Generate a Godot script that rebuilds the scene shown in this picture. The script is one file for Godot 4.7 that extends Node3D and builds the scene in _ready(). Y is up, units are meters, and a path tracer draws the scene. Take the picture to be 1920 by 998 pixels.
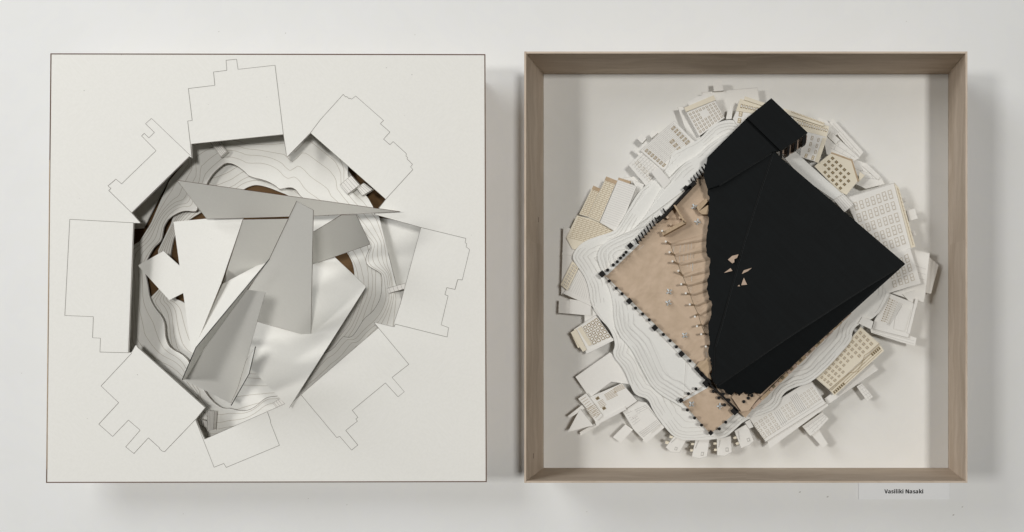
extends Node3D

const S0 := 0.000659      # metres per photograph pixel at the wall plane
const D := 1.10           # distance of the lens from the wall
const VX := 1400.0
const VY := 595.0
const EYE := 1.45         # height of the lens above the gallery floor

var M := {}
var org := Vector3.ZERO
var taken := {}
var noise := FastNoiseLite.new()

# ------------------------------------------------------------------ helpers
func pt(px: float, py: float, h: float) -> Vector3:
	# a point of the model, measured on the photograph, h millimetres in front of the wall
	var s := S0 * (1.0 - h / 1000.0 / D)
	return Vector3((px - VX) * s, EYE + (VY - py) * s, h / 1000.0)

func numbered(called: String) -> String:
	if not taken.has(called):
		taken[called] = 0
		return called
	taken[called] += 1
	return "%s_%03d" % [called, taken[called]]

func thing(called: String, label: String, category: String, at: Vector3, group := "") -> Node3D:
	var o := Node3D.new()
	o.name = numbered(called)
	add_child(o, true)
	o.position = at
	o.set_meta("label", label)
	o.set_meta("category", category)
	if group != "":
		o.set_meta("group", group)
	org = at
	return o

func begin() -> SurfaceTool:
	var st := SurfaceTool.new()
	st.begin(Mesh.PRIMITIVE_TRIANGLES)
	return st

func part(called: String, st: SurfaceTool, mat: Material, parent: Node, label := "") -> MeshInstance3D:
	var o := MeshInstance3D.new()
	o.name = called
	o.mesh = st.commit()
	o.material_override = mat
	o.cast_shadow = GeometryInstance3D.SHADOW_CASTING_SETTING_ON
	parent.add_child(o, true)
	if label != "":
		o.set_meta("label", label)
	return o

func tri(st: SurfaceTool, a: Vector3, b: Vector3, c: Vector3, way: Vector3) -> void:
	var n := (a - c).cross(a - b)
	if n.length_squared() < 1e-20:
		return
	n = n.normalized()
	if n.dot(way) < 0.0:
		n = -n
		var k := b
		b = c
		c = k
	for v in [a, b, c]:
		st.set_normal(n)
		st.add_vertex(v - org)

func quad(st: SurfaceTool, a: Vector3, b: Vector3, c: Vector3, d: Vector3, way: Vector3) -> void:
	tri(st, a, b, c, way)
	tri(st, a, c, d, way)

func poly(a: Array) -> PackedVector2Array:
	var r := PackedVector2Array()
	for i in range(0, a.size(), 2):
		r.append(Vector2(a[i], a[i + 1]))
	return r

func middle(p: PackedVector2Array) -> Vector2:
	var c := Vector2.ZERO
	for v in p:
		c += v
	return c / p.size()

func around(p: PackedVector2Array, k: float) -> PackedVector2Array:
	var c := middle(p)
	var r := PackedVector2Array()
	for v in p:
		r.append(c + (v - c) * k)
	return r

# a card or board: outline p, front face at hs (one height or one for each corner), t millimetres thick
func slab(st: SurfaceTool, p: PackedVector2Array, hs, t: float, holes := []) -> void:
	var top := PackedVector3Array()
	for i in p.size():
		var h: float = hs[i] if hs is Array else (hs.call(p[i]) if hs is Callable else hs)
		top.append(pt(p[i].x, p[i].y, h))
	var ids := Geometry2D.triangulate_polygon(p)
	var back := Vector3(0, 0, -t / 1000.0)
	for i in range(0, ids.size(), 3):
		tri(st, top[ids[i]], top[ids[i + 1]], top[ids[i + 2]], Vector3(0, 0, 1))
		tri(st, top[ids[i]] + back, top[ids[i + 1]] + back, top[ids[i + 2]] + back, Vector3(0, 0, -1))
	var turn := 1.0 if Geometry2D.is_polygon_clockwise(p) else -1.0
	for i in p.size():
		var j := (i + 1) % p.size()
		if (p[i] - p[j]).length() < 0.01:
			continue
		var e := top[j] - top[i]
		quad(st, top[i], top[j], top[j] + back, top[i] + back, Vector3(e.y, -e.x, 0) * -turn)

# a thin engraved or burnt line, w millimetres wide, along the points q at heights hs
func ribbon(st: SurfaceTool, q: PackedVector2Array, hs, w: float, lift := 0.2, closed := false) -> void:
	var n := q.size()
	var L := []
	var R := []
	for i in n:
		var a := q[(i - 1 + n) % n] if (i > 0 or closed) else q[i]
		var b := q[(i + 1) % n] if (i < n - 1 or closed) else q[i]
		var t := (b - a).normalized()
		var s := Vector2(-t.y, t.x) * (w / 1000.0 / S0 / 2.0)
		var h: float = (hs[i] if hs is Array else (hs.call(q[i]) if hs is Callable else hs)) + lift
		L.append(pt(q[i].x + s.x, q[i].y + s.y, h))
		R.append(pt(q[i].x - s.x, q[i].y - s.y, h))
	for i in (n if closed else n - 1):
		var j := (i + 1) % n
		quad(st, L[i], R[i], R[j], L[j], Vector3(0, 0, 1))

# an upright pin: foot at a (height ha), tip at b (height hb), k sides
func pin(st: SurfaceTool, a: Vector2, ha: float, b: Vector2, hb: float, r: float, k := 8, twist := 0.0) -> void:
	var A := pt(a.x, a.y, ha)
	var B := pt(b.x, b.y, hb)
	var lo := []
	var hi := []
	for i in k:
		var f := TAU * i / k + twist
		var o := Vector3(cos(f), sin(f), 0) * r / 1000.0
		lo.append(A + o)
		hi.append(B + o)
	for i in k:
		var j := (i + 1) % k
		quad(st, lo[i], lo[j], hi[j], hi[i], (lo[i] + lo[j]) * 0.5 - A)
		tri(st, B, hi[i], hi[j], Vector3(0, 0, 1))

func mix4(c: PackedVector2Array, u: float, v: float) -> Vector2:
	return c[0].lerp(c[1], u).lerp(c[3].lerp(c[2], u), v)

func smooth(p: PackedVector2Array, times := 2) -> PackedVector2Array:
	var r := p
	for k in times:
		var s := PackedVector2Array()
		for i in r.size():
			var a := r[i]
			var b := r[(i + 1) % r.size()]
			s.append(a.lerp(b, 0.25))
			s.append(a.lerp(b, 0.75))
		r = s
	return r

# ------------------------------------------------------------------ materials
func noise_image(w: int, h: int, freq: Vector2, lo: Color, hi: Color, sd: int, oct := 4) -> ImageTexture:
	var f := FastNoiseLite.new()
	f.seed = sd
	f.noise_type = FastNoiseLite.TYPE_SIMPLEX_SMOOTH
	f.fractal_octaves = oct
	f.frequency = 1.0
	var im := Image.create(w, h, false, Image.FORMAT_RGB8)
	for y in h:
		for x in w:
			# wrap on a torus so that the tile repeats without a seam
			var ax := TAU * x / w
			var ay := TAU * y / h
			var v := 0.5 + 0.5 * f.get_noise_3d(cos(ax) * freq.x + 31.0, sin(ax) * freq.x + cos(ay) * freq.y, sin(ay) * freq.y)
			im.set_pixel(x, y, lo.lerp(hi, clampf(v, 0.0, 1.0)))
	im.generate_mipmaps()
	return ImageTexture.create_from_image(im)

func card(albedo: Color, tone: Texture2D, rough := 0.85, scale := 5.0) -> StandardMaterial3D:
	var m := StandardMaterial3D.new()
	m.albedo_color = albedo
	m.roughness = rough
	m.metallic_specular = 0.3
	if tone:
		m.albedo_texture = tone
		m.uv1_triplanar = true
		m.uv1_world_triplanar = true
		m.uv1_scale = Vector3(scale, scale, scale)
	return m

func wood_image(sd: int, along_x: bool) -> ImageTexture:
	var f := FastNoiseLite.new()
	f.seed = sd
	f.frequency = 1.0
	f.fractal_octaves = 3
	var im := Image.create(512, 512, false, Image.FORMAT_RGB8)
	for y in 512:
		for x in 512:
			var u: float = x / 512.0 if along_x else y / 512.0
			var v: float = y / 512.0 if along_x else x / 512.0
			var warp := f.get_noise_2d(u * 2.2, v * 2.0) * 0.10
			var fine := f.get_noise_2d(u * 5.0 + 9.0, v * 130.0)
			var band := f.get_noise_2d(u * 1.2, (v + warp) * 16.0 + 40.0)
			var pore := f.get_noise_2d(u * 14.0, v * 220.0 + 80.0)
			var t := clampf(0.5 + 0.30 * band + 0.20 * fine - (0.16 if pore > 0.42 else 0.0), 0.0, 1.0)
			im.set_pixel(x, y, Color(0.80, 0.76, 0.70).lerp(Color(1.0, 0.985, 0.96), t))
	im.generate_mipmaps()
	return ImageTexture.create_from_image(im)

func relief_of(m: StandardMaterial3D, t: Texture2D, cm: float) -> void:
	m.heightmap_enabled = true
	m.heightmap_texture = t
	m.heightmap_scale = cm

func streak_image(sd: int, lo: Color, hi: Color) -> ImageTexture:
	var f := FastNoiseLite.new()
	f.seed = sd
	f.frequency = 1.0
	f.fractal_octaves = 4
	var im := Image.create(512, 512, false, Image.FORMAT_RGB8)
	for y in 512:
		for x in 512:
			# brush marks run down to the right, crossed by a few scuffs
			var u := (x + y) / 724.0
			var v := (x - y) / 724.0
			var t := 0.5 + 0.38 * f.get_noise_2d(u * 4.0, v * 46.0) + 0.22 * f.get_noise_2d(u * 9.0 + 50.0, v * 7.0)
			if f.get_noise_2d(u * 60.0 + 11.0, v * 5.0) > 0.44:
				t += 0.3
			im.set_pixel(x, y, lo.lerp(hi, clampf(t, 0.0, 1.0)))
	im.generate_mipmaps()
	return ImageTexture.create_from_image(im)

func make_materials() -> void:
	var soft := noise_image(256, 256, Vector2(1.6, 1.6), Color(0.985, 0.985, 0.98), Color(1, 1, 1), 3)
	var fibre := noise_image(256, 256, Vector2(6, 6), Color(0.975, 0.975, 0.972), Color(1, 1, 1), 8)
	var blot := noise_image(256, 256, Vector2(2.2, 2.2), Color(0.86, 0.85, 0.83), Color(1, 1, 1), 12, 5)
	M.wall = card(Color(0.91, 0.912, 0.91), soft, 0.75, 1.3)
	relief_of(M.wall, noise_image(256, 256, Vector2(9, 9), Color(0, 0, 0), Color(1, 1, 1), 33, 3), 0.02)
	M.panel = card(Color(0.93, 0.925, 0.905), fibre, 0.8, 7.0)
	M.paper = card(Color(0.93, 0.925, 0.905), fibre, 0.8, 9.0)
	M.terrain = card(Color(0.905, 0.90, 0.882), fibre, 0.85, 9.0)
	M.white_card = card(Color(0.915, 0.905, 0.885), fibre, 0.85, 11.0)
	M.cream_card = card(Color(0.90, 0.865, 0.79), fibre, 0.85, 11.0)
	M.floor_card = card(Color(0.885, 0.88, 0.865), soft, 0.8, 4.0)
	M.label = card(Color(0.92, 0.925, 0.93), null, 0.5)
	M.ink = card(Color(0.07, 0.07, 0.075), null, 0.7)
	M.etch = card(Color(0.50, 0.485, 0.46), null, 0.9)
	M.contour_dark = card(Color(0.71, 0.68, 0.63), null, 0.9)
	M.contour = card(Color(0.79, 0.78, 0.76), null, 0.9)
	M.etch_soft = card(Color(0.72, 0.71, 0.69), null, 0.9)
	M.burn = card(Color(0.33, 0.25, 0.20), null, 0.9)
	M.burnt_rim = card(Color(0.37, 0.26, 0.20), null, 0.9)
	M.tan_line = card(Color(0.66, 0.58, 0.45), null, 0.9)
	M.tan_frame = card(Color(0.67, 0.60, 0.48), blot, 0.9, 20.0)
	M.pane_dark = card(Color(0.47, 0.43, 0.35), blot, 0.8, 20.0)
	M.pale_frame = card(Color(0.78, 0.75, 0.70), null, 0.9)
	var brush := streak_image(41, Color(0.72, 0.73, 0.73), Color(1, 1, 1))
	M.black = card(Color(0.055, 0.07, 0.076), brush, 0.6, 3.1)
	M.black.metallic_specular = 0.24
	relief_of(M.black, streak_image(43, Color(0, 0, 0), Color(1, 1, 1)), 0.012)
	M.glint = card(Color(0.20, 0.215, 0.22), null, 0.6)  # paler grey that paints light glinting along the roof seams
	M.black_post = card(Color(0.09, 0.085, 0.08), null, 0.6)
	M.tan_floor = card(Color(0.81, 0.73, 0.645), noise_image(256, 256, Vector2(1.3, 1.3), Color(0.90, 0.885, 0.86), Color(1.0, 0.99, 0.985), 21, 4), 0.75, 7.0)
	relief_of(M.tan_floor, noise_image(256, 256, Vector2(2.4, 2.4), Color(0, 0, 0), Color(1, 1, 1), 27, 2), 0.08)
	M.tan_piece = card(Color(0.78, 0.69, 0.58), blot, 0.8, 12.0)
	M.rose_strip = card(Color(0.80, 0.71, 0.64), blot, 0.8, 14.0)
	M.ply_h = card(Color(0.87, 0.825, 0.785), wood_image(5, true), 0.7, 2.6)
	M.ply_v = card(Color(0.87, 0.825, 0.785), wood_image(17, false), 0.7, 2.6)
	M.ply_edge = card(Color(0.80, 0.72, 0.62), fibre, 0.8, 9.0)
	M.back_brown = card(Color(0.44, 0.35, 0.25), wood_image(29, true), 0.8, 2.6)
	var clear := StandardMaterial3D.new()
	clear.albedo_color = Color(0.86, 0.90, 0.92)
	clear.roughness = 0.25
	M.clear = clear

# ------------------------------------------------------------------ miniature buildings
# slabs: [name, outline, height, thickness, material]; the whole building leans by k (mm per pixel away from the middle of the model)
var lean := 0.0
var lean_at := 0.0
const HUB := Vector2(1400, 500)

func leaning(h: float) -> Callable:
	var k := lean
	var r0 := lean_at
	return func(p: Vector2) -> float: return h + k * (p.distance_to(HUB) - r0)

func building(called: String, label: String, category: String, group: String, k: float, slabs: Array, floor_h := 4.5) -> Node3D:
	var first: PackedVector2Array = poly(slabs[0][1])
	var c := middle(first)
	var o := thing(called, label, category, pt(c.x, c.y, floor_h), group)
	lean = k
	lean_at = c.distance_to(HUB)
	for s in slabs:
		var p := poly(s[1])
		var st := begin()
		slab(st, p, leaning(s[2]), s[3])
		var m := part(s[0], st, M[s[4]], o)
		if s[0] == "facade" or s[0] == "plate":
			var e := begin()
			ribbon(e, around(p, 0.985), leaning(s[2]), 0.35, 0.22, true)
			part("cut_edge", e, M.etch_soft, m)
	# the foam block that carries the card off the backboard
	var b := begin()
	var low: float = slabs[0][2] - slabs[0][3] - 1.2
	slab(b, around(first, 0.72), low, low - floor_h)
	part("spacer", b, M.white_card, o)
	return o

# a grid of windows on the four-cornered field c (base left, base right, top right, top left)
func windows(o: Node3D, c: Array, h: float, cols: int, rows: int, wu: float, wv: float, frame: String, pane: String, skip := [], bars := true) -> void:
	var q := poly(c)
	for j in rows:
		for i in cols:
			if skip.has(Vector2i(i, j)):
				continue
			var a0 := q[0].x + i * 37.0
			var b0 := q[0].y + j * 53.0
			var du := 0.05 * noise.get_noise_2d(a0 * 7.0, b0 * 7.0)
			var dv := 0.05 * noise.get_noise_2d(a0 * 7.0 + 90.0, b0 * 7.0)
			var sz := 1.0 + 0.16 * noise.get_noise_2d(a0 * 5.0, b0 * 5.0 + 70.0)
			var u0 := (i + 0.5 + du - wu * 0.5 * sz) / cols
			var u1 := (i + 0.5 + du + wu * 0.5 * sz) / cols
			var v0 := (j + 0.5 + dv - wv * 0.5 * sz) / rows
			var v1 := (j + 0.5 + dv + wv * 0.5 * sz) / rows
			var f := PackedVector2Array([mix4(q, u0, v0), mix4(q, u1, v0), mix4(q, u1, v1), mix4(q, u0, v1)])
			var st := begin()
			slab(st, f, leaning(h + 0.45), 0.45)
			var w := part("window", st, M[frame], o)
			var g := begin()
			if bars:
				for s in 2:
					var a := 0.10 + 0.45 * s
					slab(g, PackedVector2Array([mix4(f, 0.18, a), mix4(f, 0.82, a), mix4(f, 0.82, a + 0.34), mix4(f, 0.18, a + 0.34)]), leaning(h + 0.62), 0.17)
			else:
				slab(g, around(f, 0.62), leaning(h + 0.62), 0.17)
			part("pane", g, M[pane], w)

# engraved courses across the field c
func courses(o: Node3D, c: Array, h: float, n: int, mat: String, w := 0.5, breaks := 0, called := "engraved_courses") -> void:
	var q := poly(c)
	var st := begin()
	for j in n:
		var v := (j + 0.5) / n
		ribbon(st, PackedVector2Array([mix4(q, 0.02, v), mix4(q, 0.98, v)]), leaning(h), w, 0.25)
		for i in breaks:
			var u := (i + 0.5 + (0.25 if j % 2 == 1 else 0.0)) / breaks
			ribbon(st, PackedVector2Array([mix4(q, u, v), mix4(q, u, minf(v + 0.8 / n, 1.0))]), leaning(h), w * 0.8, 0.25)
	part(called, st, M[mat], o)

func relief(o: Node3D, c: Array, h: float, t: float, mat: String, called := "cornice") -> void:
	var st := begin()
	slab(st, poly(c), leaning(h), t)
	part(called, st, M[mat], o)

# ------------------------------------------------------------------ scene
func _ready() -> void:
	noise.seed = 4
	noise.frequency = 0.012
	var cam := Camera3D.new()
	cam.projection = Camera3D.PROJECTION_FRUSTUM
	cam.near = 0.05
	cam.far = 30.0
	var f := D / S0
	cam.size = 998.0 * cam.near / f
	cam.frustum_offset = Vector2(960.0 - VX, VY - 499.0) * cam.near / f
	cam.position = Vector3(0, EYE, D)
	add_child(cam)
	cam.current = true

	var we := WorldEnvironment.new()
	var env := Environment.new()
	env.background_mode = Environment.BG_COLOR
	env.background_color = Color(0.115, 0.11, 0.10)
	env.tonemap_mode = Environment.TONE_MAPPER_LINEAR
	env.tonemap_exposure = 1.0
	env.sdfgi_enabled = true
	env.ssao_enabled = true
	env.ssil_enabled = true
	we.environment = env
	add_child(we)

	# gallery lamps: one well to the left, one to the right, and a broad ceiling panel above the left box
	lamp("gallery_lamp_left", Vector3(-3.15, EYE + 0.4, 5.0), Vector3(-0.35, EYE, 0), 0.90, 8.6, Color(1.0, 0.993, 0.978))
	lamp("gallery_lamp_right", Vector3(2.95, EYE + 0.5, 9.0), Vector3(0.0, EYE, 0), 0.90, 37.5, Color(1.0, 0.993, 0.978))
	lamp("gallery_lamp_ceiling", Vector3(-1.9, EYE + 1.5, 1.8), Vector3(-0.9, EYE, 0), 1.4, 3.0, Color(0.99, 0.995, 1.0))

	make_materials()
	setting()
	left_box()
	left_terrain()
	left_sheets()
	left_blocks()
	right_box()
	right_terrain()
	right_buildings()
	pavilion()
	name_card()

func lamp(called: String, at: Vector3, to: Vector3, size: float, energy: float, c: Color) -> void:
	var l := AreaLight3D.new()
	l.name = called
	l.area_size = Vector2(size, size)
	l.light_energy = energy
	l.light_color = c
	l.shadow_enabled = true
	add_child(l)
	l.look_at_from_position(at, to, Vector3.UP)

func setting() -> void:
	org = Vector3.ZERO
	var w := MeshInstance3D.new()
	w.name = "wall"
	var b := BoxMesh.new()
	b.size = Vector3(6.0, 3.0, 0.1)
	w.mesh = b
	w.position = Vector3(-0.3, 1.5, -0.05)
	w.material_override = M.wall
	w.set_meta("kind", "structure")
	add_child(w)
	# a few nicks and pin holes in the paint
	var marks := [[1788, 966, 4], [1805, 951, 3], [1500, 923, 4], [1552, 932, 4], [410, 59, 2], [535, 62, 2], [578, 935, 2], [650, 947, 2], [778, 65, 1.6], [343, 964, 1.6], [1700, 40, 1.6], [1100, 960, 1.8], [40, 700, 1.6]]
	for i in marks.size():
		var m: Array = marks[i]
		var st := begin()
		var q := PackedVector2Array()
		for k in 7:
			var a := TAU * k / 7.0
			q.append(Vector2(m[0] + cos(a) * m[2] * (0.5 + 0.2 * sin(i * 3.0 + k)), m[1] + sin(a) * m[2] * 0.3 - cos(a) * m[2] * 0.15))
		slab(st, q, 0.3, 0.3)
		part("nick", st, M.etch_soft, w)
		w.get_child(w.get_child_count() - 1).position = -w.position

# ------------------------------------------------------------------ left model
const FACE := 54.0
var hole := [358, 270, 531, 252, 538, 294, 581.5, 249, 723.5, 374, 711, 388, 701, 402, 789, 427, 749, 575, 747, 580, 741, 598, 739, 603, 738, 613, 733, 612, 701, 604.5, 709, 615, 563, 741, 543, 759, 534, 757.5, 383, 824, 366, 787, 384, 764.5, 258, 652, 254, 647, 246, 661, 240, 661.7, 249.5, 418, 263, 418.5, 246, 399, 354.5, 293, 359.5, 296.5]

func left_box() -> void:
	var o := thing("display_box", "square white display box with cut outlines and an open hole, hung beside the wooden tray", "box", pt(498, 503, 0))
	# face board with the irregular opening, joined to the outline by one seam
	var outer := poly([94.5, 100.5, 909.5, 102, 912, 904, 86, 905.5])
	var inner := poly(hole)
	if Geometry2D.is_polygon_clockwise(outer) == Geometry2D.is_polygon_clockwise(inner):
		inner.reverse()
	var at := 0
	for i in inner.size():
		if inner[i].distance_to(outer[0]) < inner[at].distance_to(outer[0]):
			at = i
	var all := PackedVector2Array()
	all.append_array(outer)
	all.append(outer[0])
	for i in inner.size() + 1:
		all.append(inner[(at + i) % inner.size()])
	var st := begin()
	var ids := Geometry2D.triangulate_polygon(all)
	if ids.is_empty():
		print("face board did not triangulate")
	for i in range(0, ids.size(), 3):
		for z in [0.0, -2.0]:
			tri(st, pt(all[ids[i]].x, all[ids[i]].y, FACE) + Vector3(0, 0, z / 1000.0), pt(all[ids[i + 1]].x, all[ids[i + 1]].y, FACE) + Vector3(0, 0, z / 1000.0), pt(all[ids[i + 2]].x, all[ids[i + 2]].y, FACE) + Vector3(0, 0, z / 1000.0), Vector3(0, 0, 1.0 if z == 0.0 else -1.0))
	for ring in [outer, inner]:
		for i in ring.size():
			var a := pt(ring[i].x, ring[i].y, FACE)
			var b2: Vector2 = ring[(i + 1) % ring.size()]
			var b := pt(b2.x, b2.y, FACE)
			quad(st, a, b, b + Vector3(0, 0, -0.002), a + Vector3(0, 0, -0.002), Vector3((b - a).y, -(b - a).x, 0))
	var face := part("face_board", st, M.panel, o)
	# scorched rim left by the laser cut
	var rim := begin()
	ribbon(rim, poly([95, 101, 909, 102.5, 911.5, 903.5, 86.8, 905]), FACE, 1.7, 0.25, true)
	part("scorched_rim", rim, M.burnt_rim, face)
	var lip := begin()
	ribbon(lip, poly([92.6, 300, 91.2, 450, 89.6, 600, 88.4, 720, 87.6, 880]), FACE, 0.9, 0.3)
	part("bare_wood_edge", lip, M.tan_piece, face)
	# the outlines of the buildings cut into the face
	var cuts := [
		[356.7, 271, 351.5, 227, 360, 226, 352.8, 166, 402.5, 160, 400, 135, 425, 132, 423.5, 113, 443.2, 111, 446, 130, 515.4, 122.3, 531, 252, 537, 293],
		[356.7, 271, 359, 296],
		[357, 292, 283.6, 222, 272.4, 232, 289, 248.3, 278.8, 258.6, 270, 250, 265, 255, 292.2, 282.6, 227.5, 344.8, 217, 336, 202, 348.7, 207.6, 353.5, 203.4, 357.3, 244.5, 397.4, 263, 418],
		[582, 249, 600, 225, 643.3, 177, 648, 182, 650, 181, 654, 185, 656, 184, 659, 186, 666.7, 180, 719, 226, 713, 232, 731, 247.7, 719, 261, 731, 271.4, 737, 265.6, 762, 288.4, 761, 293, 764, 295, 763, 298, 773.4, 308.3, 769.6, 313, 774, 318, 723.4, 373.4, 701, 402],
		[250, 418, 130.3, 411.3, 121, 591.8, 174.6, 594, 173, 633.5, 188, 634.4, 186.8, 660.4, 240, 661.7],
		[701, 402, 789, 426.7, 873.5, 447.2, 872, 455, 875, 457, 874, 463, 880.5, 468, 866.7, 525, 858, 524.5, 853, 543, 837.6, 539.5, 834, 552.7, 840, 555, 827, 609.4, 841, 614.6, 838.2, 632.2, 741, 608, 738.8, 613.3],
		[246.7, 662.3, 189, 724, 222, 755.3, 184.8, 795.7, 210.8, 818.8, 240.3, 788, 262.4, 807, 235.2, 838.3, 250.6, 850.8, 277.8, 821.3, 298, 839.6, 299, 842, 303.8, 846.4, 308.3, 847.3, 366, 787],
		[366, 787, 401, 876.5, 419.2, 869.4, 424, 876.8, 523.7, 835.4, 507, 793, 507, 789, 501.3, 773],
		[564, 740.5, 631, 820.7, 637, 818.8, 659, 844.4, 670.8, 834.8, 648, 807.5, 670, 790, 667, 786, 671, 783, 660.3, 769.7, 722.5, 718.4, 746.2, 744.4, 758, 734.8, 735, 708, 766.4, 683.5, 701, 605]]
	for c in cuts:
		var e := begin()
		var q := poly(c)
		for i in q.size() - 1:
			ribbon(e, PackedVector2Array([q[i], q[i + 1]]), FACE, 0.50 + 0.22 * noise.get_noise_2d(q[i].x * 9.0, q[i].y * 9.0), 0.2)
		part("cut_outline", e, M.etch, face)
	var edge := begin()
	ribbon(edge, around(poly(hole), 1.0), FACE, 0.35, 0.22, true)
	part("opening_edge", edge, M.etch, face)
	# faint dents and specks in the card
	for m in [[157, 170, 3], [227, 80 + 23, 2], [500, 182, 2], [532, 156, 2], [724, 127, 3], [772, 140, 3], [758, 217, 1.6], [163, 785, 2], [257, 703, 3], [148, 372, 1.6], [395, 448, 2], [245, 242, 1.6], [365, 850, 1.6], [470, 822, 1.6], [884, 441, 1.6], [390, 196, 1.6]]:
		var s := begin()
		var r: float = m[2] * 0.38
		slab(s, PackedVector2Array([Vector2(m[0] - r, m[1]), Vector2(m[0], m[1] - r * 0.6), Vector2(m[0] + r * 1.3, m[1] - r * 0.2), Vector2(m[0] + r * 0.4, m[1] + r * 0.7)]), FACE + 0.2, 0.2)
		part("speck", s, M.etch_soft, face)
	# the body behind the face and its brown back
	var sides := [[128, 128, 880, 128, 880, 134, 128, 134], [128, 876, 880, 876, 880, 882, 128, 882], [128, 134.3, 134, 134.3, 134, 875.7, 128, 875.7], [874, 134.3, 880, 134.3, 880, 875.7, 874, 875.7]]
	for s in sides:
		var b := begin()
		# boards stand square on the wall
		var q := poly(s)
		slab(b, q, FACE - 2.1, FACE - 2.2)
		part("side_board", b, M.ply_h, o)
	var bk := begin()
	slab(bk, poly([150, 150, 868, 150, 868, 868, 150, 868]), 3.2, 3.0)
	part("back_board", bk, M.back_brown, o)

func ring_mesh(inner: PackedVector2Array, outer: PackedVector2Array, c: Vector2, n: int, m: int, hf: Callable, t: float) -> Array:
	var st := begin()
	var g := []
	for i in n:
		var a := TAU * i / n
		var d := Vector2(cos(a), sin(a))
		var r0 := ray(inner, c, d)
		var r1 := maxf(ray(outer, c, d), r0 + 4.0)
		var row := []
		for j in m + 1:
			var k := float(j) / m
			row.append(c + d * lerpf(r0, r1, k))
		g.append(row)
	for i in n:
		var i2 := (i + 1) % n
		for j in m:
			var q: Array = [g[i][j], g[i2][j], g[i2][j + 1], g[i][j + 1]]
			var v := []
			for k in 4:
				var ang: float = (q[k] - c).angle()
				var jj: float = float(j + (1 if k >= 2 else 0)) / m
				v.append(pt(q[k].x, q[k].y, hf.call(ang, jj)))
			quad(st, v[0], v[1], v[2], v[3], Vector3(0, 0, 1))
			if j == 0:
				var b := Vector3(0, 0, -t / 1000.0)
				var o2: Vector2 = c - (q[0] as Vector2)
				quad(st, v[0], v[1], v[1] + b, v[0] + b, Vector3(o2.x, -o2.y, 0))
	return [st, g]

func ray(p: PackedVector2Array, c: Vector2, d: Vector2) -> float:
	var best := 1e9
	for i in p.size():
		var hit = Geometry2D.segment_intersects_segment(c, c + d * 900.0, p[i], p[(i + 1) % p.size()])
		if hit != null:
			best = minf(best, c.distance_to(hit))
	return best if best < 1e8 else 100.0

func smooth_st(st: SurfaceTool) -> SurfaceTool:
	return st

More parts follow.
